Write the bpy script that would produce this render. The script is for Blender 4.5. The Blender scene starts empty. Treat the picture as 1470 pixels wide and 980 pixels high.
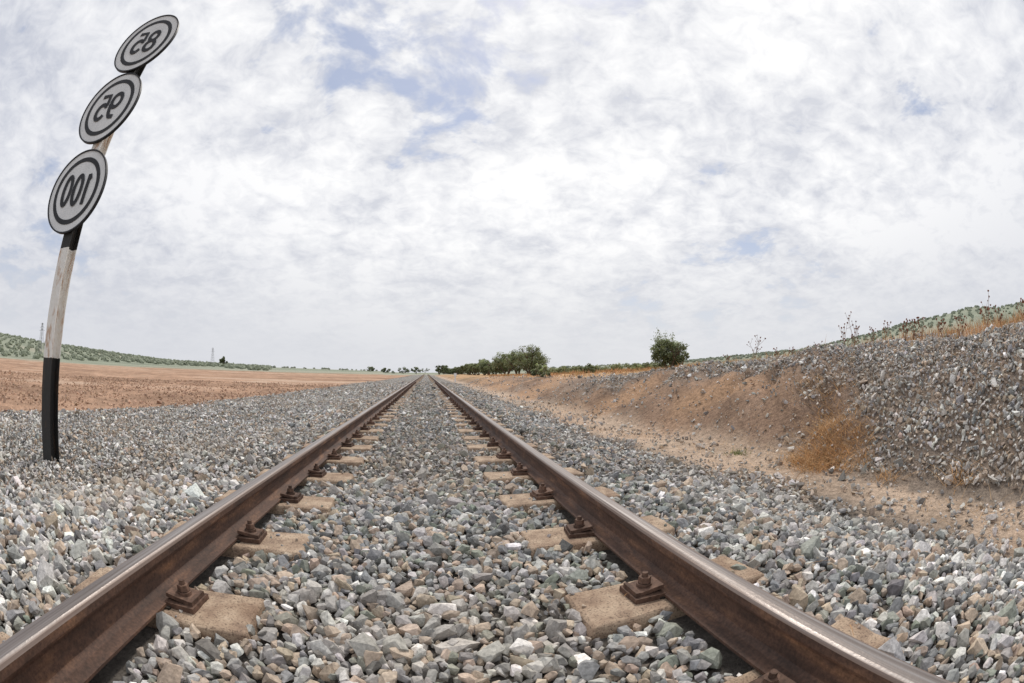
import bpy, bmesh, math, random
import numpy as np
from mathutils import Vector, Matrix
random.seed(7); rng=np.random.default_rng(11)
scene=bpy.context.scene
R=math.radians
# ------------------------------------------------------------ helpers
def sm(a,b,x):
    t=np.clip((x-a)/(b-a),0,1); return t*t*(3-2*t)
def _h(ix,iy,s):
    ix=ix.astype(np.int64).astype(np.uint64); iy=iy.astype(np.int64).astype(np.uint64)
    h=ix*np.uint64(374761393)+iy*np.uint64(668265263)+np.uint64(s*1274126177+12345)
    h=h&np.uint64(0xffffffff); h=((h^(h>>np.uint64(13)))*np.uint64(1274126177))&np.uint64(0xffffffff)
    h=h^(h>>np.uint64(16)); return h.astype(np.float64)/4294967295.0
def vn(x,y,s=0):
    ix=np.floor(x); iy=np.floor(y); fx=x-ix; fy=y-iy
    fx=fx*fx*(3-2*fx); fy=fy*fy*(3-2*fy)
    a=_h(ix,iy,s); b=_h(ix+1,iy,s); c=_h(ix,iy+1,s); d=_h(ix+1,iy+1,s)
    return (a*(1-fx)+b*fx)*(1-fy)+(c*(1-fx)+d*fx)*fy-0.5
def fbm(x,y,s=0,o=4):
    v=0; a=1; f=1
    for i in range(o):
        v=v+a*vn(x*f+i*17.3,y*f-i*9.1,s+i); a*=.5; f*=2.03
    return v
def mk(name,V,F,C=None,mat=None,smooth=False,parent=None):
    V=np.asarray(V,dtype=np.float32); F=np.asarray(F,dtype=np.int32)
    me=bpy.data.meshes.new(name)
    me.vertices.add(len(V)); me.vertices.foreach_set('co',V.ravel())
    k=F.shape[1]
    me.loops.add(F.size); me.loops.foreach_set('vertex_index',F.ravel())
    me.polygons.add(len(F)); me.polygons.foreach_set('loop_start',np.arange(0,F.size,k,dtype=np.int32))
    me.update(calc_edges=True); me.validate()
    if C is not None:
        C=np.asarray(C,dtype=np.float32)
        if C.shape[1]==3: C=np.hstack([C,np.ones((len(C),1),np.float32)])
        a=me.attributes.new('col','FLOAT_COLOR','POINT'); a.data.foreach_set('color',C.ravel())
    me.polygons.foreach_set('use_smooth',np.full(len(F),smooth,dtype=bool))
    if mat: me.materials.append(mat)
    ob=bpy.data.objects.new(name,me); scene.collection.objects.link(ob)
    if parent: ob.parent=parent
    return ob
class Acc:
    def __init__(s): s.V=[];s.F=[];s.C=[];s.n=0
    def add(s,V,F,C):
        V=np.asarray(V,float); F=np.asarray(F,int)
        s.V.append(V); s.F.append(F+s.n); C=np.asarray(C,float)
        s.C.append(np.broadcast_to(C,(len(V),3)) if C.ndim==1 else C); s.n+=len(V)
    def obj(s,name,mat,smooth=False,parent=None):
        return mk(name,np.vstack(s.V),np.vstack(s.F),np.vstack(s.C),mat,smooth,parent)
def tube(acc,pts,rad,seg=6,col=(.1,.1,.1)):
    pts=[Vector(p) for p in pts]; V=[];F=[]
    for i,p in enumerate(pts):
        d=(pts[min(i+1,len(pts)-1)]-pts[max(i-1,0)]).normalized()
        a=d.cross(Vector((0.31,0.9,0.2))).normalized(); b=d.cross(a)
        for k in range(seg):
            t=2*math.pi*k/seg
            V.append(p+(a*math.cos(t)+b*math.sin(t))*rad[i])
    for i in range(len(pts)-1):
        for k in range(seg):
            q=i*seg+k; w=i*seg+(k+1)%seg
            F+= [(q,w,w+seg),(q,w+seg,q+seg)]
    e=(len(pts)-1)*seg
    for k in range(1,seg-1): F+=[(e,e+k,e+k+1),(0,k+1,k)]
    acc.add([tuple(v) for v in V],F,col)
def leaves(acc,P,size,cols):
    n=len(P); a=rng.normal(size=(n,3)); a/=np.linalg.norm(a,axis=1)[:,None]
    b=rng.normal(size=(n,3)); b-=a*(a*b).sum(1)[:,None]; b/=np.linalg.norm(b,axis=1)[:,None]
    s=size*(.6+.8*rng.random((n,1)))
    V=np.stack([P-a*s,P-b*s*.42,P+a*s,P+b*s*.42],1).reshape(-1,3)
    i=np.arange(n)[:,None]*4
    F=np.vstack([i+np.array([[0,1,2]]),i+np.array([[0,2,3]])])
    acc.add(V,F,np.repeat(cols,4,axis=0))
def boxm(acc,c,h,col,rot=None):
    V=np.array([[x,y,z] for x in(-1,1) for y in(-1,1) for z in(-1,1)],float)*np.array(h)
    if rot is not None: V=V@np.array(rot).T
    V=V+np.array(c)
    Q=[(0,1,3,2),(4,6,7,5),(0,4,5,1),(2,3,7,6),(0,2,6,4),(1,5,7,3)]
    F=[]
    for q in Q: F+=[(q[0],q[1],q[2]),(q[0],q[2],q[3])]
    acc.add(V,F,col)
# ------------------------------------------------------------ node helpers
def newmat(name):
    m=bpy.data.materials.new(name); m.use_nodes=True
    nt=m.node_tree; return m,nt,nt.nodes,nt.links,nt.nodes['Principled BSDF']
def noise(nt,scale,detail=4,rough=.55,vec=None,dist=0):
    n=nt.nodes.new('ShaderNodeTexNoise'); n.inputs['Scale'].default_value=scale
    n.inputs['Detail'].default_value=detail; n.inputs['Roughness'].default_value=rough
    n.inputs['Distortion'].default_value=dist
    if vec: nt.links.new(vec,n.inputs['Vector'])
    return n
def ramp(nt,src,stops):
    r=nt.nodes.new('ShaderNodeValToRGB'); e=r.color_ramp.elements
    while len(e)<len(stops): e.new(.5)
    for i,(p,c) in enumerate(stops):
        e[i].position=p; e[i].color=(c,c,c,1) if not hasattr(c,'__len__') else (*c,1)
    nt.links.new(src,r.inputs[0]); return r
def mixc(nt,f,a,b,mode='MIX'):
    m=nt.nodes.new('ShaderNodeMix'); m.data_type='RGBA'; m.blend_type=mode
    for k,v in ((0,f),(6,a),(7,b)):
        if isinstance(v,bpy.types.NodeSocket): nt.links.new(v,m.inputs[k])
        elif k==0: m.inputs[0].default_value=v
        else: m.inputs[k].default_value=(*v,1)
    return m.outputs[2]
def math_(nt,op,a,b=None,c=None):
    m=nt.nodes.new('ShaderNodeMath'); m.operation=op
    for k,v in enumerate((a,b,c)):
        if v is None: continue
        if isinstance(v,bpy.types.NodeSocket): nt.links.new(v,m.inputs[k])
        else: m.inputs[k].default_value=v
    return m.outputs[0]
def bump(nt,h,strength,dist,bs):
    b=nt.nodes.new('ShaderNodeBump'); b.inputs['Strength'].default_value=strength
    b.inputs['Distance'].default_value=dist; nt.links.new(h,b.inputs['Height'])
    nt.links.new(b.outputs[0],bs.inputs['Normal']); return b
def pos(nt): return nt.nodes.new('ShaderNodeNewGeometry').outputs['Position']
def attr(nt):
    a=nt.nodes.new('ShaderNodeAttribute'); a.attribute_name='col'; return a
def attrmat(name,nscale,lo,hi,rough=.9,bstr=.3,bd=.01,transl=0,spec=.2,det=4):
    m,nt,N,L,bs=newmat(name); p=pos(nt); a=attr(nt)
    n=noise(nt,nscale,det,.6,p); r=ramp(nt,n.outputs[0],[(.3,lo),(.7,hi)])
    c=mixc(nt,1.0,a.outputs['Color'],r.outputs[0],'MULTIPLY')
    L.new(c,bs.inputs['Base Color']); bs.inputs['Roughness'].default_value=rough
    bs.inputs['Specular IOR Level'].default_value=spec
    if bstr: bump(nt,n.outputs[0],bstr,bd,bs)
    if transl:
        t=N.new('ShaderNodeBsdfTranslucent'); L.new(c,t.inputs[0]); mx=N.new('ShaderNodeMixShader')
        mx.inputs[0].default_value=transl; L.new(bs.outputs[0],mx.inputs[1]); L.new(t.outputs[0],mx.inputs[2])
        L.new(mx.outputs[0],N['Material Output'].inputs[0])
    return m
M_stone=attrmat('crushed_stone',75,.66,1.28,.85,.45,.007)
M_leaf=attrmat('foliage',1.2,.75,1.2,.6,0,0,.4,det=2)
M_far=attrmat('far_foliage',.15,.85,1.12,.9,0,0,det=2)
M_wood=attrmat('bark',9,.6,1.3,.9,.5,.02)
M_straw=attrmat('dry_straw',12,.75,1.2,.8,0,0,.3,det=2)
# ------------------------------------------------------------ terrain
SP=.68; SK=math.tan(R(3.0)); CY=1.205-2*SP
AZ=np.array([-180,-90,-57,-45,-34,-20,-8,-3,3,8,14,24,34,48,56,64,72,79,100,140,180.])
EL=np.array([1.0,2.5,2.1,1.35,.6,.35,.2,.1,.1,.3,.6,.9,1.3,2.1,3.2,4.4,5.1,4.9,4,2,1.0])
CYs=[-6,1,4,8,12,20,40,80,300]; CZs=[1.13,1.10,.95,.75,.61,.5,.36,.2,0]
def fe(y): return np.interp(y,[-5,3,5,9,20,60],[-8.5,-7.2,-6.4,-5.3,-5,-4.6])
def foot(y): return 3.45+.26*fbm(y*.7,y*0+3.1,5,3)
def zg(x,y):
    x=np.asarray(x,float); y=np.asarray(y,float); r=np.hypot(x,y)
    z=-.05-.05*sm(-1.7,-3.4,x)-.10*sm(0,-.9,x-fe(y))
    z=z-.12*sm(1.45,2.5,x)
    z=z+.03*fbm(x*.8,y*.8,2,4)*sm(1.3,2.2,np.abs(x))
    fld=sm(-.2,-1.2,x-fe(y))
    z=z+fld*(.05*fbm(x*1.4,y*1.4,8,5)+.035*fbm(x*5,y*5,9,2)*sm(40,10,r))*sm(90,20,r)
    C=np.interp(y,CYs,CZs)*(1+.12*fbm(x*.3,y*.35,21,2))
    ft=foot(y); t=(x-ft)/(5.7-ft)
    t=np.clip(t,0,1); s=1-(1-t)**1.5; s=s*sm(0,.25,t)*.35+s*.65
    bank=(C+.2)*s
    b=sm(.0,.5,t)
    gul=np.abs(fbm(x*.35,y*1.5,37,3))
    bank=bank+b*sm(60,15,r)*(.20*fbm(x*.9,y*.9,31,5)+.11*fbm(x*3.3,y*3.3,33,4)-.16*(1-np.clip(gul*5,0,1))*sm(1,.6,t)*sm(3.2,4.5,y))
    bank=bank-.22*np.exp(-((x-4.2)**2/.25+(y-3.25)**2/.12))*b
    rise=.055*np.clip(x-5.9,0,55)/(1+(np.abs(y)/60)**2)*sm(5.9,8,x)
    z=z+np.where(x>ft,bank+rise,0)
    az=np.degrees(np.arctan2(x,y)); E=np.interp(az,AZ,EL)
    H=np.tan(np.radians(E))*600*sm(180,600,r)*(1+.07*fbm(az*.25,az*0+.5,50,3))+E*.6*fbm(x*.01,y*.01,51,3)*sm(200,400,r)
    z=z+H+.7*sm(100,300,r)*(E>.15)
    return z
def gmask(x,y):
    n=fbm(x*1.1,y*1.1,71,4)
    g=sm(-.6,.45,x-fe(y)+n*1.8)*(1-sm(2.3,2.95,x+n*.7)*.85)
    g=np.where((x>2.9)&(x<3.5),.14+.35*np.clip(n,0,1),g)
    ft=foot(y)
    mound=sm(.75,-.45,y-(2.35+.72*(x-3.4))+n*1.0)
    t=(x-ft)/(5.7-ft)
    crest=sm(.42,.82,t+n*.6)*sm(20,9,y)
    bank=np.maximum(np.maximum(mound,crest*.9),.13+.4*np.clip(n,0,1))
    bank=bank*sm(9.0,6.2,x+n)
    return np.where(x>3.45,bank,g),mound,crest
def build_ground():
    nr=300; radii=np.concatenate([[0.0],.12*np.exp(np.linspace(0,math.log(3500/.12),nr))]); na=900
    th=np.linspace(0,2*math.pi,na,endpoint=False)
    Rr,T=np.meshgrid(radii[1:],th,indexing='ij')
    X=np.concatenate([[0.067],(Rr*np.sin(T)).ravel()+.067]); Y=np.concatenate([[0],(Rr*np.cos(T)).ravel()])
    Z=zg(X,Y); r=np.hypot(X,Y)
    i=np.arange(nr-1)[:,None]; j=np.arange(na)[None,:]; jn=(j+1)%na
    a=1+i*na+j; b=1+i*na+jn; c=1+(i+1)*na+jn; d=1+(i+1)*na+j
    F1=np.stack([a+0*jn,d,c],-1).reshape(-1,3); F2=np.stack([a+0*jn,c,b],-1).reshape(-1,3)
    jj=np.arange(na); F0=np.stack([0*jj,1+jj,1+(jj+1)%na],-1)
    n1=fbm(X*.5,Y*.5,81,5); n2=fbm(X*.06,Y*.12,82,4); n3=fbm(X*3,Y*3,83,4); n4=fbm(X*.012,Y*.02,84,4)
    n5=fbm(X*.25+Y*.02,Y*2.2,85,4)
    def c3(*v): return np.array(v)[None,:]
    col=c3(.16,.143,.125)*np.ones((len(X),1))
    def mx(col,c,m): m=np.clip(m,0,1)[:,None]; return col*(1-m)+c*m
    g,mound,crest=gmask(X,Y)
    soil=c3(.44,.28,.19)*(1+.35*n1+.4*n2+.35*n3+.25*n5)[:,None]
    soil=mx(soil,c3(.54,.41,.31),sm(.05,.5,n2+n1*.5)*.7)
    soil=mx(soil,c3(.31,.19,.125),sm(.1,.6,-n1-n5*.5)*.6)
    m=sm(.3,-.5,X-fe(Y)+n1*1.0)
    col=mx(col,soil,m)
    path=c3(.55,.42,.315)*(1+.3*n1+.25*n3)[:,None]
    path=mx(path,c3(.45,.29,.185),sm(.0,.4,n1)*.7)
    col=mx(col,path,sm(2.25,2.8,X+n1*.5))
    bank=c3(.30,.20,.14)*(1+.4*n1+.5*n3)[:,None]
    bank=mx(bank,c3(.49,.31,.19),sm(.0,.35,n1+.4*n2)*.75)
    bank=mx(bank,c3(.34,.29,.24),sm(.1,.5,-n1+.5*n3)*.5)
    col=mx(col,bank,sm(0,.35,X-foot(Y)+n3*.3))
    col=mx(col,c3(.24,.20,.165),np.where(X>3.3,np.maximum(mound,crest*.7),0)*.8)
    dry=c3(.54,.345,.19)*(1+.3*n1+.4*n2)[:,None]
    dry=mx(dry,c3(.30,.26,.15),sm(.1,.5,-n2-n1*.4)*.5)
    col=mx(col,dry,sm(5.9,7.2,X+n1)*1.0)
    col=mx(col,dry*.95,sm(25,60,Y)*sm(3.4,4.5,X)*.8)
    L=sm(150,190,r+n2*40)
    hazec=c3(.285,.31,.235)*(1+.22*n4+.2*n2)[:,None]; hazec=mx(hazec,c3(.40,.37,.29),sm(-.0,.4,n4)*.6)  # far hills: pale, low-contrast albedo with aerial haze painted into it
    col=mx(col,hazec,L)
    grav=np.clip(np.where(X<3.3,g,np.maximum(mound,crest*.6)),0,1)*(1-L)
    C=np.hstack([np.clip(col,.02,.8),grav[:,None]])
    m,nt,N,Lk,bs=newmat('terrain'); p=pos(nt); a=attr(nt)
    vor=N.new('ShaderNodeTexVoronoi'); vor.inputs['Scale'].default_value=20; Lk.new(p,vor.inputs['Vector'])
    sep=N.new('ShaderNodeSeparateColor'); Lk.new(vor.outputs['Color'],sep.inputs[0])
    gr=ramp(nt,sep.outputs[0],[(0,(.16,.16,.155)),(.35,(.33,.325,.31)),(.6,(.44,.41,.37)),(.8,(.52,.45,.38)),(1,(.80,.78,.75))])
    ed=ramp(nt,vor.outputs['Distance'],[(.35,1.0),(.75,.32)])
    gr2=mixc(nt,1.0,gr.outputs[0],ed.outputs[0],'MULTIPLY')
    sx=N.new('ShaderNodeVectorMath'); sx.operation='LENGTH'; Lk.new(p,sx.inputs[0])
    far=N.new('ShaderNodeMapRange'); far.inputs[1].default_value=6; far.inputs[2].default_value=14
    Lk.new(sx.outputs['Value'],far.inputs[0])
    f=math_(nt,'MULTIPLY',a.outputs['Alpha'],far.outputs[0])
    n=noise(nt,14,7,.7,p); n2_=noise(nt,60,3,.6,p)
    v1=ramp(nt,n.outputs[0],[(.3,.60),(.7,1.35)]); v2=ramp(nt,n2_.outputs[0],[(.3,.72),(.7,1.25)])
    c=mixc(nt,1,a.outputs['Color'],v1.outputs[0],'MULTIPLY'); c=mixc(nt,1,c,v2.outputs[0],'MULTIPLY')
    c=mixc(nt,f,c,gr2); Lk.new(c,bs.inputs['Base Color']); bs.inputs['Roughness'].default_value=.95
    bs.inputs['Specular IOR Level'].default_value=.1
    hh=math_(nt,'ADD',math_(nt,'MULTIPLY',vor.outputs['Distance'],math_(nt,'MULTIPLY',f,-1.0)),math_(nt,'MULTIPLY',n.outputs[0],1.2))
    bump(nt,hh,.9,.05,bs)
    mk('ground',np.stack([X,Y,Z],1),np.vstack([F0,F1,F2]),C,m,True)
build_ground()
# ------------------------------------------------------------ stones
def protos(n,npt):
    out=[]
    while len(out)<n:
        bm=bmesh.new()
        for i in range(npt):
            v=rng.normal(size=3); v/=np.linalg.norm(v)
            v=np.sign(v)*np.abs(v)**.75; v*=rng.uniform(.85,1.1)
            bm.verts.new(tuple(v*np.array([1,.8,.62])))
        r=bmesh.ops.convex_hull(bm,input=bm.verts)
        bmesh.ops.delete(bm,geom=list({g for g in r['geom_interior'] if isinstance(g,bmesh.types.BMVert)}),context='VERTS')
        bmesh.ops.recalc_face_normals(bm,faces=bm.faces)
        bm.verts.index_update()
        out.append((np.array([v.co[:] for v in bm.verts]),np.array([[v.index for v in f.verts] for f in bm.faces])))
        bm.free()
    return out
PH=protos(26,17); PL=protos(14,9)
PAL=np.array([(.385,.375,.355),(.285,.29,.29),(.28,.295,.25),(.50,.40,.31),(.60,.58,.54),(.155,.153,.148),(.88,.86,.82),(.42,.34,.27)])
W_c=np.array([.29,.16,.09,.18,.15,.07,.03,.07]); W_l=np.array([.25,.08,.0,.17,.32,.04,.10,.06]); W_m=np.array([.32,.16,.0,.15,.25,.05,.06,.05])
def sleeper_hit(x,y,pad=0.):
    ax=np.abs(x); yy=y-SK*x-CY
    d=np.abs(yy-np.round(yy/SP)*SP)
    return (ax>.50+pad)&(ax<1.215-pad)&(d<.135-pad)
SV=[];SF=[];SC=[];off=0
def scatter(x0,x1,y0,y1,step,r0,r1,size,P,zj,mult=1.0,clods=False):
    global off
    nx=int((x1-x0)/step); ny=int((y1-y0)/step)
    gx,gy=np.meshgrid(np.arange(nx),np.arange(ny))
    x=x0+(gx.ravel()+rng.random(nx*ny))*step; y=y0+(gy.ravel()+rng.random(nx*ny))*step
    d=np.hypot(x-.067,y); k=(d>=r0)&(d<r1); x=x[k];y=y[k]
    g,mound,cr=gmask(x,y)
    if clods: g=sm(.3,-.6,x-fe(y))*np.clip(.45+fbm(x*.8,y*.8,141,3),.05,1)
    k=rng.random(len(x))<g*mult; x=x[k];y=y[k];mound=mound[k];cr=cr[k];g=g[k]
    s=size*np.exp(rng.normal(0,.36,len(x)))*.5
    if not clods: s=np.where(x<-2.2,s*.82,s); s=np.where(g<.5,s*.72*np.exp(rng.normal(0,.3,len(s))),s)
    hit=sleeper_hit(x,y,.012); keep=(~hit)|((rng.random(len(x))<.04))
    s=np.where(hit,s*.4,s)
    ax=np.abs(np.abs(x)-.87); keep&=ax>(.078+s*.5)
    keep&=~((np.abs(x)<3)&(sleeper_hit(x,y,-.02))&(~hit)&(rng.random(len(x))<.35))
    x=x[keep];y=y[keep];s=s[keep];mound=mound[keep];hit=hit[keep]
    z=zg(x,y)+s*.3+rng.random(len(x))*zj
    z=np.where(hit,.0+s*.4,z)
    n=len(x)
    W=np.where((x<-1.3)[:,None],W_l,np.where((x>1.6)[:,None],W_m,W_c)); cum=np.cumsum(W,1); cum/=cum[:,-1:]
    ci=(rng.random((n,1))>cum).sum(1); col=PAL[np.clip(ci,0,7)]*(.78+.42*rng.random((n,1)))*(1+.018*rng.normal(size=(n,3)))
    dust=np.clip(fbm(x*.9,y*.9,91,3)+.18,0,.6)[:,None]+.25*((x>2.3)&(x<3.7))[:,None]; col=col*(1-dust*.5)+np.array([[.47,.39,.31]])*dust*.5
    if clods: col=np.array([[.46,.31,.22]])*(.65+.6*rng.random((n,1)))*(1+.02*rng.normal(size=(n,3)))
    q=rng.normal(size=(n,4)); q/=np.linalg.norm(q,axis=1)[:,None]
    w,a,b,c=q.T
    Rm=np.stack([1-2*(b*b+c*c),2*(a*b-c*w),2*(a*c+b*w),2*(a*b+c*w),1-2*(a*a+c*c),2*(b*c-a*w),2*(a*c-b*w),2*(b*c+a*w),1-2*(a*a+b*b)],1).reshape(-1,3,3)
    pi=rng.integers(0,len(P),n); sc=s[:,None]*rng.uniform(.75,1.25,(n,3))
    for k,(pv,pf) in enumerate(P):
        id=np.where(pi==k)[0]
        if not len(id): continue
        V=np.einsum('nij,nvj->nvi',Rm[id],pv[None]*sc[id][:,None,:])+np.stack([x[id],y[id],z[id]],1)[:,None,:]
        F=pf[None]+(np.arange(len(id))*len(pv))[:,None,None]+off
        SV.append(V.reshape(-1,3));SF.append(F.reshape(-1,3));SC.append(np.repeat(col[id],len(pv),axis=0)); off+=len(id)*len(pv)
scatter(-4,9,-1.2,4,.0275,0,3.3,.041,PH,.026)
scatter(-9,9.5,-1.2,8,.036,3.3,7.5,.043,PL,.024)
scatter(-9,9.5,1,16,.054,7.5,15,.056,PL,.02)
scatter(-8,9.5,12,40,.12,15,40,.08,PL,.02)
print('stones verts',off)
mk('gravel_ballast',np.vstack(SV),np.vstack(SF),np.vstack(SC),M_stone,False)
SV=[];SF=[];SC=[];off=0
scatter(-30,-4,-1,34,.17,3,34,.075,PL,.0,clods=True)
mk('soil_clods',np.vstack(SV),np.vstack(SF),np.vstack(SC),M_stone,False)
# ------------------------------------------------------------ track
track=bpy.data.objects.new('railway_track',None); scene.collection.objects.link(track)
def rail_material():
    m,nt,N,L,bs=newmat('rusty_rail'); p=pos(nt)
    mp=N.new('ShaderNodeMapping'); mp.inputs['Scale'].default_value=(1,.25,1); L.new(p,mp.inputs[0])
    n=noise(nt,14,6,.65,mp.outputs[0]); n2=noise(nt,90,3,.6,p)
    rust=ramp(nt,n.outputs[0],[(.3,(.045,.026,.019)),(.52,(.105,.056,.037)),(.66,(.21,.11,.062)),(.8,(.36,.18,.085))])
    rr=ramp(nt,n2.outputs[0],[(.3,.65),(.7,1.35)]); rc=mixc(nt,1,rust.outputs[0],rr.outputs[0],'MULTIPLY')
    s=N.new('ShaderNodeSeparateXYZ'); L.new(p,s.inputs[0])
    g=N.new('ShaderNodeNewGeometry'); sn=N.new('ShaderNodeSeparateXYZ'); L.new(g.outputs['True Normal'],sn.inputs[0])
    top=math_(nt,'MULTIPLY',math_(nt,'GREATER_THAN',s.outputs[2],.155),math_(nt,'GREATER_THAN',sn.outputs[2],.45))
    mp2=N.new('ShaderNodeMapping'); mp2.inputs['Scale'].default_value=(60,.6,1); L.new(p,mp2.inputs[0])
    st=noise(nt,1.5,5,.6,mp2.outputs[0])
    steel=ramp(nt,st.outputs[0],[(.3,(.14,.105,.088)),(.55,(.28,.245,.225)),(.8,(.48,.46,.45))])
    # the worn running band lies along the centre of each head, rust at its edges
    e=math_(nt,'ABSOLUTE',math_(nt,'SUBTRACT',math_(nt,'ABSOLUTE',s.outputs[0]),.868))
    edge=ramp(nt,math_(nt,'ADD',e,math_(nt,'MULTIPLY',math_(nt,'SUBTRACT',n.outputs[0],.5),.012)),[(.020,0.),(.030,1.)])
    stc=mixc(nt,math_(nt,'MULTIPLY',edge.outputs[0],.7),steel.outputs[0],(.16,.10,.072))
    c=mixc(nt,top,rc,stc); L.new(c,bs.inputs['Base Color'])
    L.new(math_(nt,'MULTIPLY',top,math_(nt,'SUBTRACT',.8,math_(nt,'MULTIPLY',edge.outputs[0],.6))),bs.inputs['Metallic'])
    mr=N.new('ShaderNodeMapRange'); mr.inputs[3].default_value=.75; mr.inputs[4].default_value=.38; L.new(top,mr.inputs[0])
    L.new(math_(nt,'ADD',mr.outputs[0],math_(nt,'MULTIPLY',math_(nt,'MULTIPLY',edge.outputs[0],top),.25)),bs.inputs['Roughness'])
    bump(nt,n2.outputs[0],.35,.002,bs); return m
M_rail=rail_material()
prof=[(.070,.010),(.070,.019),(.030,.030),(.012,.045),(.009,.075),(.010,.105),(.016,.120),(.033,.128),(.0355,.135),(.0355,.156),(.031,.164),(.022,.1685),(.008,.170)]
prof=prof+[(-a,b) for a,b in reversed(prof)]
def rail(name,x0):
    ys=np.concatenate([np.arange(-4,20,.5),np.arange(20,100,4),np.arange(100,651,50)])
    V=[];n=len(prof)
    for y in ys:
        for a,b in prof: V.append((x0+a+.002*math.sin(y*.7+x0),y,b))
    F=[]
    for i in range(len(ys)-1):
        for k in range(n):
            a=i*n+k;b=i*n+(k+1)%n; F.append((a,a+n,b+n,b))
    return mk(name,V,F,None,M_rail,False,track)
rail('rail_near_field',-.87); rail('rail_near_bank',.87)
def conc():
    m,nt,N,L,bs=newmat('sleeper_concrete'); p=pos(nt)
    n=noise(nt,9,8,.65,p); n2=noise(nt,130,3,.6,p); n3=noise(nt,3,3,.5,p)
    r=ramp(nt,n.outputs[0],[(.25,(.16,.105,.075)),(.45,(.35,.25,.175)),(.62,(.50,.38,.27)),(.8,(.63,.52,.41))])
    sp=ramp(nt,n2.outputs[0],[(.36,.45),(.46,1.0),(.7,1.1)])
    c=mixc(nt,1,r.outputs[0],sp.outputs[0],'MULTIPLY'); c=mixc(nt,ramp(nt,n3.outputs[0],[(.5,0.),(.75,.5)]).outputs[0],c,(.20,.11,.06))
    L.new(c,bs.inputs['Base Color']); bs.inputs['Roughness'].default_value=.92
    bump(nt,math_(nt,'ADD',n.outputs[0],math_(nt,'MULTIPLY',n2.outputs[0],.35)),.8,.014,bs); return m
M_conc=conc()
def rblock(hx,hy,hz,r,seed):
    c1=np.array([-1,-.97,-.9,-.6,-.2,.2,.6,.9,.97,1.])
    V=[];F=[];idx={}
    def vid(i,j,k):
        key=(i,j,k)
        if key not in idx:
            idx[key]=len(V); V.append((c1[i]*hx,c1[j]*hy,c1[k]*hz))
        return idx[key]
    n=9
    for a in range(n):
        for b in range(n):
            for s in (0,n):
                q=[(s,a,b),(s,a+1,b),(s,a+1,b+1),(s,a,b+1)]; q2=[(a,s,b),(a+1,s,b),(a+1,s,b+1),(a,s,b+1)]; q3=[(a,b,s),(a+1,b,s),(a+1,b+1,s),(a,b+1,s)]
                if s==0: q=q[::-1]; q3=q3[::-1]
                else: q2=q2[::-1]
                for Q in (q,q2,q3): F.append([vid(*t) for t in Q])
    V=np.array(V); h=np.array([hx,hy,hz]); inn=np.clip(V,-(h-r),h-r); d=V-inn; l=np.linalg.norm(d,axis=1)[:,None]
    V=inn+d/np.maximum(l,1e-6)*np.minimum(l,r)
    V[:,1]*=1+.12*(hz-V[:,2])/(2*hz); V[:,0]*=1+.05*(hz-V[:,2])/(2*hz)
    nn=fbm(V[:,0]*14+seed*3.7,V[:,1]*14+V[:,2]*11,seed,3)
    V=V*(1+.045*nn[:,None]); V[:,2]-=.010*np.abs(fbm(V[:,0]*30+seed,V[:,1]*30,seed+5,2))
    F=np.array(F); T=np.vstack([F[:,[0,1,2]],F[:,[0,2,3]]]); return V,T
acc=Acc(); fa=Acc(); rustc=np.array([.115,.068,.048])
def fastener(y,side,sgn):
    X0=side*.87+sgn*.118
    v=.7+.6*random.random(); c=rustc*v
    def yy(x): return y+SK*x
    Y0=yy(X0)
    rz=Matrix.Rotation(R(random.uniform(-7,7)),3,'Z')
    ry=Matrix.Rotation(R(9*sgn),3,'Y')
    boxm(fa,(X0,Y0,.012),(.060,.062,.010),c*.9,rz)
    boxm(fa,(X0-sgn*.004,Y0,.034),(.050,.044,.0075),c*1.1,rz@ry)
    boxm(fa,(X0+sgn*.045,Y0,.022),(.008,.048,.016),c*.8,rz)
    tube(fa,[(X0,Y0,.036),(X0,Y0,.050)],[.027,.027],14,c)
    tube(fa,[(X0,Y0,.0475),(X0,Y0,.0525)],[.022,.022],12,c*.5)
    tube(fa,[(X0,Y0,.052),(X0,Y0,.074)],[.0225,.0215],6,c*1.25)
    tube(fa,[(X0,Y0,.073),(X0,Y0,.090)],[.0115,.0105],8,c*.9)
    boxm(fa,(side*.87+sgn*.04,yy(side*.87),.0065),(.045,.07,.0035),(.03,.025,.02))
for i in range(-3,220):
    y=CY+i*SP
    for sd in (-1,1):
        cx=sd*.857; cy=y+SK*cx
        if y<14:
            V,T=rblock(.362,.128,.085,.022,i*2+sd+20)
        else:
            V=np.array([[a,b,c] for a in(-.362,.362) for b in(-.128,.128) for c in(-.085,.085)],float)
            T=[]
            for q in [(0,1,3,2),(4,6,7,5),(0,4,5,1),(2,3,7,6),(0,2,6,4),(1,5,7,3)]: T+=[(q[0],q[1],q[2]),(q[0],q[2],q[3])]
            T=np.array(T)
        Rz=np.array(Matrix.Rotation(R(3.0+random.uniform(-1.5,1.5)),3,'Z'))
        V=V@Rz.T+np.array([cx+random.uniform(-.012,.012),cy,-.085+.004])
        acc.add(V,T,(1,1,1))
        if y<35:
            for sg in (-1,1): fastener(y,sd,sg)
acc.obj('sleepers',M_conc,False,track)
m=attrmat('rusty_steel',45,.55,1.7,.75,.4,.004,0,.3)
fa.obj('rail_fastenings',m,False,track)
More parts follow.
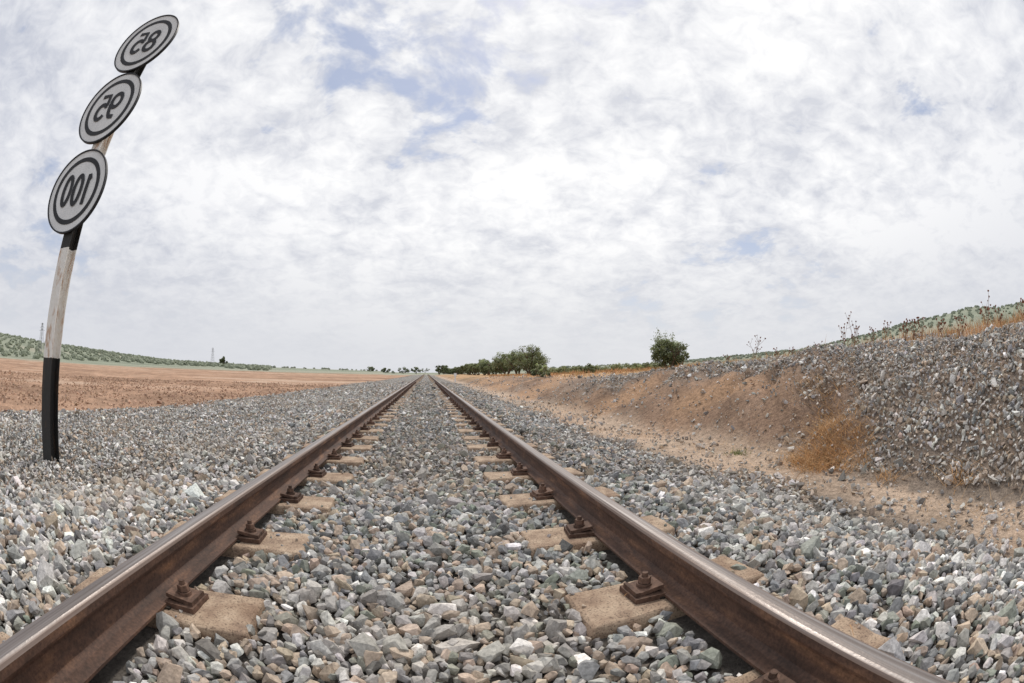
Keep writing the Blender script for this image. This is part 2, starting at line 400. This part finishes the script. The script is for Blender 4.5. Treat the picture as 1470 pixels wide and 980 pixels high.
# ------------------------------------------------------------ speed sign post
sign=bpy.data.objects.new('railway_speed_sign',None); scene.collection.objects.link(sign)
def flat(name,c,rough=.6,nsc=8,lo=.8,hi=1.1,spec=.3):
    m,nt,N,L,bs=newmat(name); p=pos(nt); n=noise(nt,nsc,6,.6,p); r=ramp(nt,n.outputs[0],[(.3,lo),(.7,hi)])
    L.new(mixc(nt,1,c,r.outputs[0],'MULTIPLY'),bs.inputs['Base Color']); bs.inputs['Roughness'].default_value=rough
    bs.inputs['Specular IOR Level'].default_value=spec; return m
M_black=flat('black_paint',(.018,.018,.020),.5,10,.7,1.6)
M_white=flat('sign_white',(.76,.765,.76),.6,5,.86,1.05)
def postmat():
    m,nt,N,L,bs=newmat('post_paint'); p=pos(nt); s=N.new('ShaderNodeSeparateXYZ'); L.new(p,s.inputs[0])
    n0=noise(nt,30,3,.5,p)
    z=math_(nt,'ADD',s.outputs[2],math_(nt,'MULTIPLY',n0.outputs[0],.02))
    r=ramp(nt,math_(nt,'DIVIDE',z,5.0),[(0,.022),(.154,.85),(.339,.022),(.512,.85),(.68,.022)]); r.color_ramp.interpolation='CONSTANT'
    mp=N.new('ShaderNodeMapping'); mp.inputs['Scale'].default_value=(9,9,2); L.new(p,mp.inputs[0])
    n=noise(nt,1.6,7,.7,mp.outputs[0]); rm=ramp(nt,n.outputs[0],[(.53,0.),(.62,1.)])
    dirt=mixc(nt,1,r.outputs[0],ramp(nt,n0.outputs[0],[(.3,(.90,.85,.77)),(.7,(1,.97,.92))]).outputs[0],'MULTIPLY')
    lum=math_(nt,'MULTIPLY',rm.outputs[0],.85)
    c=mixc(nt,lum,dirt,mixc(nt,r.outputs[0],(.045,.03,.022),(.52,.27,.12))); L.new(c,bs.inputs['Base Color'])
    bs.inputs['Roughness'].default_value=.65; bump(nt,n.outputs[0],.3,.004,bs); return m
B=Vector((-3.29,2.74,-.15)); Tp=Vector((-3.07,2.955,4.12))
dirp=(Tp-B).normalized()
def onpost(z): return B+(Tp-B)*((z-B.z)/(Tp.z-B.z))
rot=Vector((0,0,1)).rotation_difference(dirp).to_matrix()
Lp=(Tp-B).length
hw,hd,tf,tw=.068,.062,.008,.006
sec=[(-hw,-hd),(hw,-hd),(hw,-hd+tf),(tw,-hd+tf),(tw,hd-tf),(hw,hd-tf),(hw,hd),(-hw,hd),(-hw,hd-tf),(-tw,hd-tf),(-tw,-hd+tf),(-hw,-hd+tf)]
V=[];F=[];K=40
for i in range(K+1):
    for a,b in sec:
        q=rot@Vector((a,b,Lp*i/K))+B; V.append(tuple(q))
for i in range(K):
    for k in range(12):
        a=i*12+k;b=i*12+(k+1)%12; F.append((a,b,b+12,a+12))
post=mk('post',V,F,None,postmat(),False,sign)
ta=Acc()
for (a,b,c,d) in [(0,1,2,11),(3,4,9,10),(5,6,7,8)]:
    V2=[V[K*12+k] for k in (a,b,c,d)]; ta.add(V2,[(0,1,2),(0,2,3)],(.03,.03,.03))
ta.obj('post_cap',M_black,False,sign)
def disc(name,r0,r1,y,mat,N=72,thick=0,M=None):
    V=[];F=[]
    for k in range(N):
        t=2*math.pi*k/N; c,s=math.cos(t),math.sin(t)
        V+=[(r0*c,y,r0*s),(r1*c,y,r1*s)]
        if thick: V+=[(r1*c,y+thick,r1*s),(r0*c,y+thick,r0*s)]
    st=4 if thick else 2
    for k in range(N):
        a=k*st;b=((k+1)%N)*st
        F.append((a,b,b+1,a+1))
        if thick: F+=[(a+1,b+1,b+2,a+2),(a+2,b+2,b+3,a+3),(a+3,b+3,b,a)]
    V=[tuple(M@Vector(v)) for v in V]
    return mk(name,V,F,None,mat,False,sign)
def arc(cx,cz,rx,rz,a0,a1,n=28): return [(cx+rx*math.cos(R(a0+(a1-a0)*i/n)),cz+rz*math.sin(R(a0+(a1-a0)*i/n))) for i in range(n+1)]
DG={'8':[arc(0,.46,.40,.46,90,450),arc(0,-.50,.46,.50,90,450)],
    '5':[[(.42,.96),(-.36,.96),(-.42,.10)],[(-.42,.10)]+arc(0,-.36,.46,.60,140,-150)],
    '9':[arc(0,.40,.46,.56,90,450),arc(-.02,.20,.48,1.16,0,-75)+[(-.30,-.96)]],
    '1':[[(0,-1.05),(0,1.0)],[(.02,.98),(-.26,.62)]],
    '0':[arc(0,0,.42,.96,90,450,40)]}
def digits(txt,M,name):
    wd=.046/2; hz=.140; widths={'8':.145,'5':.145,'9':.145,'1':.10,'0':.125}
    big=.185 if len(txt)==2 else .158
    tot=sum({'1':.10}.get(c,big) for c in txt); x=-tot/2; A=Acc(); lay=0
    for ch in txt:
        w={'1':.10}.get(ch,big); cx=x+w/2; x+=w
        for st in DG[ch]:
            P=np.array([(cx+px*widths[ch],pz*hz) for px,pz in st]); n=len(P)
            T=np.gradient(P,axis=0); T/=np.linalg.norm(T,axis=1)[:,None]
            closed=np.allclose(P[0],P[-1],atol=1e-4)
            if closed: t=P[1]-P[-2]; t/=np.linalg.norm(t); T[0]=T[-1]=t
            Nn=np.stack([-T[:,1],T[:,0]],1)
            a=P+Nn*wd; b=P-Nn*wd; yv=-.0095-.0003*lay; lay+=1
            V=[(-p[0],yv,p[1]) for p in a]+[(-p[0],yv,p[1]) for p in b]   # numerals read mirrored, as in the photograph
            F=[]
            for i in range(n-1): F+=[(i,i+1,n+i+1),(i,n+i+1,n+i)]
            A.add([tuple(M@Vector(v)) for v in V],F,(.02,.02,.02))
    A.obj(name,M_black,False,sign)
for txt,z,tz,rl,dx in (('100',2.21,4,-3,-.055),('95',3.075,2,-3,-.05),('85',3.89,3,-4,-.005)):
    c=onpost(z)+Vector((dx,-.085,0))
    M=Matrix.Translation(c)@Matrix.Rotation(R(tz),4,'Z')@Matrix.Rotation(R(-rl),4,'Y')@Matrix.Rotation(R(-3.5),4,'X')
    disc('rim_'+txt,.388,.402,-.012,M_black,thick=.032,M=M)
    disc('plate_'+txt,.0005,.389,-.002,M_white,thick=.006,M=M)
    disc('ring_'+txt,.278,.322,-.006,M_black,M=M)
    digits(txt,M,'numerals_'+txt)
    ba=Acc()
    for dz in (-.18,.18): boxm(ba,(0,.012,dz),(.13,.008,.018),(.1,.1,.1))
    W=np.vstack(ba.V); W=np.array([tuple(M@Vector(v)) for v in W]); mk('bracket_'+txt,W,np.vstack(ba.F),None,M_black,False,sign)
# ------------------------------------------------------------ vegetation
def olive(acc,wacc,x,y,h,w,nl,ls=.12,dark=1.0,trunks=3,low=.08):
    z0=(float(zg(np.array([x]),np.array([y]))[0])-.05)
    for t in range(trunks):
        a=random.uniform(0,6.28); l=h*random.uniform(.35,.55); dx=math.cos(a)*w*.22; dy=math.sin(a)*w*.22
        p0=(x+dx*.15,y+dy*.15,z0); p1=(x+dx*.5,y+dy*.5,z0+l*.5); p2=(x+dx,y+dy,z0+l)
        tube(wacc,[p0,p1,p2],[h*.035,h*.026,h*.016],6,(.13,.10,.075))
        for b in range(4):
            a2=a+random.uniform(-1.3,1.3); e=(p2[0]+math.cos(a2)*w*.25*random.random(),p2[1]+math.sin(a2)*w*.25*random.random(),z0+l+h*random.uniform(.1,.35))
            tube(wacc,[p2,tuple((p2[k]+e[k])/2+random.uniform(-.04,.04)*h for k in range(3)),e],[h*.014,h*.009,h*.004],5,(.13,.10,.075))
    nc=max(12,int(nl/110)); cs=[]
    for i in range(nc):
        u=rng.normal(size=3); u/=np.linalg.norm(u); rr=rng.random()**.33
        lat=.40*w*rr*(.85+.3*rng.random())
        cs.append([x+u[0]*lat,y+u[1]*lat,z0+h*.53+u[2]*h*.36*rr])
    cs=np.array(cs); k=rng.integers(0,nc,nl); cr=rng.uniform(.05,.10,nc)*w
    u=rng.normal(size=(nl,3)); u/=np.linalg.norm(u,axis=1)[:,None]; u*=rng.random((nl,1))**.45*1.35
    P=cs[k]+u*cr[k][:,None]*np.array([1,1,.85])
    kk=P[:,2]>z0+h*low; P=P[kk]; k=k[kk]; u=u[kk]
    cb=rng.uniform(.65,1.35,nc)[k][:,None]
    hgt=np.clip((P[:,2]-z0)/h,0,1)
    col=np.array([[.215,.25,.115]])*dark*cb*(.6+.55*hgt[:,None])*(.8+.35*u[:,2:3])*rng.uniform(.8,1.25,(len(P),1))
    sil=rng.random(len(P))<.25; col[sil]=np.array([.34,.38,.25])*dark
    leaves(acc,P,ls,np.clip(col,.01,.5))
LA=Acc(); WA=Acc()
y=50.; i=0
while y<420:
    x=12.3+random.uniform(-.8,.8)+(y-50)*.004; h=random.uniform(3.0,3.8)
    if i==0: h=3.7
    nl=int(np.interp(y,[50,100,200,420],[5200,2600,1000,350])); ls=float(np.interp(y,[50,150,420],[.085,.2,.45]))
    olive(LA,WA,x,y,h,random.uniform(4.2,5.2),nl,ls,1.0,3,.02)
    y+=random.uniform(4.6,6.0); i+=1
for (x,y,h,w) in [(5.5,190,5.0,5),(-7,300,5,9),(-16,310,4.5,11),(-30,330,4,9),(-1.5,640,7,16),(-45,360,4,12),(9,230,5,7)]:
    olive(LA,WA,x,y,h,w,1200,.3,dark=.75)
p=LA.obj('olive_tree_row',M_leaf); WA.obj('trunks',M_wood,parent=p)
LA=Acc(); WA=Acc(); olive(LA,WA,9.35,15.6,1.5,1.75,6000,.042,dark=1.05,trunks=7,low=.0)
z0=float(zg(np.array([9.35]),np.array([15.6]))[0])
for s in range(22):
    a=random.uniform(0,6.28)
    e=Vector((9.35+math.cos(a)*.8*random.uniform(.4,1),15.6+math.sin(a)*.8*random.uniform(.4,1),z0+random.uniform(.8,1.6))); b=Vector((9.35,15.6,z0+.35))
    tube(WA,[b,(b+e)/2,e],[.02,.012,.005],4,(.13,.10,.07))
    P=np.array([tuple(b.lerp(e,t)+Vector((random.gauss(0,.06),random.gauss(0,.06),random.gauss(0,.06)))) for t in rng.uniform(.4,1.05,120)])
    leaves(LA,P,.035,np.tile([[.24,.28,.15]],(120,1))*rng.uniform(.7,1.4,(120,1)))
p=LA.obj('olive_shrub',M_leaf); WA.obj('stems',M_wood,parent=p)
LA=Acc(); WA=Acc(); olive(LA,WA,-150,305,8,8,2500,.4,dark=.7); p=LA.obj('oak_tree',M_leaf); WA.obj('trunk',M_wood,parent=p)
LA=Acc(); WA=Acc()
for k in range(46):
    y=random.uniform(20,75); x=y*math.tan(R(random.uniform(14,31)))
    olive(LA,WA,x,y,random.uniform(.4,.9),random.uniform(.8,2.4),450,.07,dark=random.choice([.8,1.1,1.4]),trunks=2)
p=LA.obj('low_scrub',M_leaf); WA.obj('stems',M_wood,parent=p)
bm=bmesh.new(); bmesh.ops.create_icosphere(bm,subdivisions=2,radius=1)
IV=np.array([v.co[:] for v in bm.verts]); IF=np.array([[v.index for v in f.verts] for f in bm.faces]); bm.free()
def orchard(name,az0,az1,r0,r1,sp,size,colr,rotd,keep=.9,cmin=-.38):
    A=Acc(); g=np.arange(-r1,r1,sp); gx,gy=np.meshgrid(g,g); c,s=math.cos(rotd),math.sin(rotd)
    x=(gx*c-gy*s).ravel(); y=(gx*s+gy*c).ravel()
    x=x+rng.normal(0,.15*sp,x.shape); y=y+rng.normal(0,.15*sp,y.shape)
    r=np.hypot(x,y); az=np.degrees(np.arctan2(x,y)); pn=fbm(x*.008,y*.008,int(size*10),2)
    k=(az>az0)&(az<az1)&(r>r0+pn*60)&(r<r1)&(rng.random(x.shape)<keep)&(pn>cmin)
    x=x[k];y=y[k]; z=zg(x,y); n=len(x)
    if n>4200: id=rng.choice(n,4200,False); x=x[id];y=y[id];z=z[id];n=4200
    s_=size*rng.uniform(.55,1.15,(n,1,1)); V=IV[None]*s_*np.array([1,1,.8])*(1+.28*rng.normal(size=(n,len(IV),1)))+np.stack([x,y,z+size*.35],1)[:,None,:]
    F=IF[None]+(np.arange(n)*len(IV))[:,None,None]
    col=np.array([colr])*rng.uniform(.88,1.12,(n,1))  # crown colours are paled and desaturated, baking distance haze into the foliage
    A.add(V.reshape(-1,3),F.reshape(-1,3),np.repeat(col,len(IV),axis=0)); print(name,n); return A.obj(name,M_far)
orchard('olive_orchard',30,95,380,640,11,1.8,(.255,.285,.215),.35,.85,-.2)
orchard('olive_orchard',6,30,260,640,14,1.5,(.27,.29,.23),.2,.5)
orchard('olive_orchard',-75,-20,230,560,9,1.7,(.265,.29,.215),.9,.9,-.35)
orchard('olive_orchard',-20,-4,260,600,15,1.5,(.27,.29,.23),.9,.35)
def blades(A,x,y,h,wd,cols,lean=.35,z=None):
    n=len(x); z=zg(x,y)-.01 if z is None else z; a=rng.random(n)*6.283; l=lean*rng.normal(size=(n,2))
    wd=np.broadcast_to(wd,(n,))[:,None]
    B0=np.stack([x,y,z],1); w=np.stack([np.cos(a),np.sin(a),0*a],1)*wd
    Tt=B0+np.stack([l[:,0]*h,l[:,1]*h,h],1); Mid=(B0+Tt)/2+np.stack([-l[:,0]*h*.15,-l[:,1]*h*.15,h*.05],1)
    V=np.stack([B0-w,B0+w,Mid+w*.7,Mid-w*.7,Tt],1).reshape(-1,3); i=np.arange(n)[:,None]*5
    F=np.vstack([i+np.array([[0,1,2]]),i+np.array([[0,2,3]]),i+np.array([[3,2,4]])]); A.add(V,F,np.repeat(cols,5,axis=0))
A=Acc(); n=80000
rr=5+np.abs(rng.random(n))**1.35*65; az=rng.uniform(8,96,n); x=rr*np.sin(np.radians(az)); y=rr*np.cos(np.radians(az))
pn=fbm(x*.5,y*.5,131,3); k=(x>5.7+.8*rng.random(n))&(pn>-.18)&(rng.random(n)<sm(5.5,8.5,x)*.9+.08); x=x[k];y=y[k];rr=rr[k];n=len(x)
cols=np.array([[.58,.35,.18]])*rng.uniform(.55,1.3,(n,1))*(1+.06*rng.normal(size=(n,3))); gr=rng.random(n)<.07; cols[gr]=np.array([.2,.22,.09]); rd=rng.random(n)<.18; cols[rd]=np.array([.34,.17,.085])
blades(A,x,y,rng.uniform(.06,.28,n)*(1+.7*pn[k]),.003+rr*.00033,np.clip(cols,0,.8))
A.obj('dry_grass',M_straw)
A=Acc()
for (cx,cy,s,n) in [(3.72,2.72,.36,1300),(3.56,3.0,.28,700),(3.95,3.1,.26,420),(3.42,2.75,.26,420),(3.6,2.3,.16,120),(4.4,3.4,.28,260),(4.6,3.9,.3,160),(3.4,1.9,.12,120),(3.5,1.2,.12,120)]:
    x=cx+rng.normal(0,s*.5,n); y=cy+rng.normal(0,s*.5,n)
    cols=np.array([[.78,.49,.25]])*rng.uniform(.3,1.2,(n,1)); blades(A,x,y,rng.uniform(.02,.15,n),rng.uniform(.0015,.0045,n),np.clip(cols,0,.85),1.7)
A.obj('dry_grass_clump',M_straw)
A=Acc(); n=4600; x=rng.uniform(2.5,6.8,n); y=rng.uniform(.0,13,n); pn=fbm(x*1.2,y*1.2,171,3); k=pn>-.12; x=x[k];y=y[k];n=len(x); z=zg(x,y)+.045
cols=np.array([[.66,.45,.26]])*rng.uniform(.5,1.3,(n,1)); blades(A,x,y,rng.uniform(.015,.09,n),.0024,np.clip(cols,0,.85),2.4,z)
n=60; x=rng.uniform(-.7,2.2,n); y=rng.uniform(.5,6,n)
blades(A,x,y,rng.uniform(.01,.025,n),.002,np.tile([[.45,.27,.14]],(n,1)),4.0,np.full(n,.02))
A.obj('dry_straw',M_straw)
A=Acc()
for (cx,cy) in [(3.3,3.9),(5.6,7.0),(5.9,8.5),(6.2,5.8),(7.6,9.5),(8,11.5)]:
    n=110; x=cx+rng.normal(0,.07,n); y=cy+rng.normal(0,.07,n); blades(A,x,y,rng.uniform(.02,.08,n),.004,np.array([[.18,.21,.08]])*rng.uniform(.6,1.5,(n,1)),.8)
A.obj('green_weeds',M_leaf)
def thistle(az,d,h,ns=3):
    A=Acc(); x=d*math.sin(R(az))+.067; y=d*math.cos(R(az)); z=float(zg(np.array([x]),np.array([y]))[0])-.03
    c=(.24,.13,.08)
    for s in range(ns):
        lx,ly=random.uniform(-.3,.3)*h,random.uniform(-.3,.3)*h; hh=h*random.uniform(.65,1)
        P=[Vector((x+lx*t*t,y+ly*t*t,z+hh*t)) for t in (0,.35,.7,1)]
        tube(A,P,[.005,.004,.003,.0025],5,c)
        for b in range(random.randint(3,6)):
            t=random.uniform(.35,.95); p0=Vector((x+lx*t*t,y+ly*t*t,z+hh*t)); e=p0+Vector((random.uniform(-.16,.16),random.uniform(-.16,.16),random.uniform(.06,.2)))*h*1.3
            tube(A,[p0,(p0+e)/2+Vector((0,0,-.01)),e],[.003,.0025,.002],4,c)
            r=random.uniform(.008,.017)
            A.add(IV*r*(1+.25*rng.normal(size=(len(IV),1)))+np.array(e),IF,(.24,.105,.07))
        A.add(IV*.014*(1+.25*rng.normal(size=(len(IV),1)))+np.array(P[-1]),IF,(.24,.105,.07))
    A.obj('dry_thistle',M_wood)
for az,d,h,ns in [(53.6,8.0,.64,3),(55.0,8.2,.74,4),(41.8,9.5,.62,3),(62,8,.40,3),(63.2,8,.48,3),(64.5,8,.42,3),(74,7,.55,3),(57.5,9,.40,2),(59.3,8.5,.40,2),(47,10,.38,2),(50,9.4,.36,2),(38.5,11,.36,2),(67,7.5,.38,3),(70,7.4,.42,3),(76,7.2,.42,2),(79,7,.42,2),(44.5,10,.3,2)]:
    thistle(az,d,h,ns)
# ------------------------------------------------------------ far structures
M_galv=attrmat('galvanised',2,.9,1.1,.6,0,0)
def tower(az,d,h,w):
    A=Acc(); x=d*math.sin(R(az)); y=d*math.cos(R(az)); z=float(zg(np.array([x]),np.array([y]))[0])-.3; c=(.3,.3,.31)
    def P(i,t): 
        s=w*(1-.85*t)/2; return (x+(s if i in(0,1) else -s),y+(s if i in(1,2) else -s),z+h*t)
    for i in range(4): tube(A,[P(i,0),P(i,1)],[.09,.07],4,c)
    L=7
    for k in range(L):
        for i in range(4):
            tube(A,[P(i,k/L),P((i+1)%4,(k+1)/L)],[.05,.05],3,c); tube(A,[P(i,k/L),P((i+1)%4,k/L)],[.05,.05],3,c)
    for t,l in ((.78,.16),(.87,.13),(.96,.1)): tube(A,[(x-h*l,y,z+h*t),(x,y,z+h*t+.5),(x+h*l,y,z+h*t)],[.05,.12,.05],4,c)
    A.obj('power_pylon',M_galv)
tower(-51.5,240,16,3.0); tower(-27.6,420,15,3.2)
A=Acc(); boxm(A,(3.0,46,.25),(.06,.05,.45),(.7,.7,.68)); boxm(A,(3.0,45.94,.62),(.14,.012,.14),(.7,.7,.68)); A.obj('marker_post',M_white)
# ------------------------------------------------------------ light + sky
SE,SA=R(54),R(20)
sd=Vector((math.sin(SA)*math.cos(SE),math.cos(SA)*math.cos(SE),math.sin(SE)))
li=bpy.data.lights.new('sun','SUN'); li.energy=2.0; li.angle=R(8); li.color=(1,.94,.86)
lo=bpy.data.objects.new('sun',li); scene.collection.objects.link(lo); lo.rotation_euler=sd.to_track_quat('Z','Y').to_euler(); lo.location=(0,0,30)
w=bpy.data.worlds.new('World'); scene.world=w; w.use_nodes=True; nt=w.node_tree; N=nt.nodes; L=nt.links
bg=N['Background']; bg.inputs[1].default_value=.1
sky=N.new('ShaderNodeTexSky'); sky.sky_type='NISHITA'; sky.sun_disc=False; sky.sun_elevation=SE; sky.sun_rotation=SA
tc=N.new('ShaderNodeTexCoord'); d=tc.outputs['Generated']; s=N.new('ShaderNodeSeparateXYZ'); L.new(d,s.inputs[0])
zz=math_(nt,'ADD',math_(nt,'MAXIMUM',s.outputs[2],0.0),.32)
cb=N.new('ShaderNodeCombineXYZ'); L.new(math_(nt,'DIVIDE',s.outputs[0],zz),cb.inputs[0]); L.new(math_(nt,'DIVIDE',s.outputs[1],zz),cb.inputs[1]); cb.inputs[2].default_value=5.7
cv=cb.outputs[0]
n1=noise(nt,1.5,5,.58,cv,.3); n2=noise(nt,13,4,.62,cv,.5); n3=noise(nt,.9,2,.5,cv,0); n4=noise(nt,5,5,.6,cv,.3)
dp=N.new('ShaderNodeVectorMath'); dp.operation='DOT_PRODUCT'; L.new(d,dp.inputs[0]); dp.inputs[1].default_value=sd
glow=N.new('ShaderNodeMapRange'); glow.inputs[1].default_value=.25; glow.inputs[2].default_value=1.0; glow.inputs[3].default_value=0; glow.inputs[4].default_value=1; glow.interpolation_type='SMOOTHSTEP'; L.new(dp.outputs['Value'],glow.inputs[0])
G=glow.outputs[0]
mixn=math_(nt,'ADD',math_(nt,'MULTIPLY',n1.outputs[0],.38),math_(nt,'ADD',math_(nt,'MULTIPLY',n2.outputs[0],.27),math_(nt,'MULTIPLY',n4.outputs[0],.35)))
lit=ramp(nt,mixn,[(.42,0.),(.50,.55),(.58,1.)])
dark=mixc(nt,G,(5.6,5.9,6.8),(7.1,7.25,7.8)); white=mixc(nt,G,(8.4,8.5,8.9),(10.8,10.75,10.7))
cl=mixc(nt,lit.outputs[0],dark,white)
gap=ramp(nt,math_(nt,'ADD',math_(nt,'MULTIPLY',n1.outputs[0],.38),math_(nt,'ADD',math_(nt,'MULTIPLY',n3.outputs[0],.26),math_(nt,'MULTIPLY',n4.outputs[0],.36))),[(.395,.9),(.445,0.)])
skyc=mixc(nt,.6,sky.outputs[0],(5.0,5.7,7.6))
cl=mixc(nt,gap.outputs[0],cl,skyc)
hz=N.new('ShaderNodeMapRange'); hz.inputs[1].default_value=.0; hz.inputs[2].default_value=.36; hz.inputs[3].default_value=.92; hz.inputs[4].default_value=0; hz.interpolation_type='SMOOTHSTEP'; L.new(s.outputs[2],hz.inputs[0])
haze=mixc(nt,G,(6.9,7.05,7.5),(7.9,7.95,8.1))
L.new(mixc(nt,hz.outputs[0],cl,haze),bg.inputs[0])
# ------------------------------------------------------------ camera
cd=bpy.data.cameras.new('camera'); co=bpy.data.objects.new('camera',cd); scene.collection.objects.link(co)
cd.type='PANO'; cd.sensor_width=36; cd.clip_start=.02; cd.clip_end=8000
for tgt in (getattr(cd,'cycles',None),cd):
    try:
        tgt.panorama_type='FISHEYE_EQUISOLID'; tgt.fisheye_lens=16.0; tgt.fisheye_fov=R(200)
        print('pano ok',tgt); break
    except Exception as e: print('pano',e)
a,p_=R(10.8),R(4.0)
f=Vector((math.sin(a)*math.cos(p_),math.cos(a)*math.cos(p_),math.sin(p_)))
co.location=(.067,0,.758); co.rotation_euler=f.to_track_quat('-Z','Y').to_euler()
scene.camera=co
scene.view_settings.view_transform='Standard'; scene.view_settings.look='None'; scene.view_settings.exposure=0
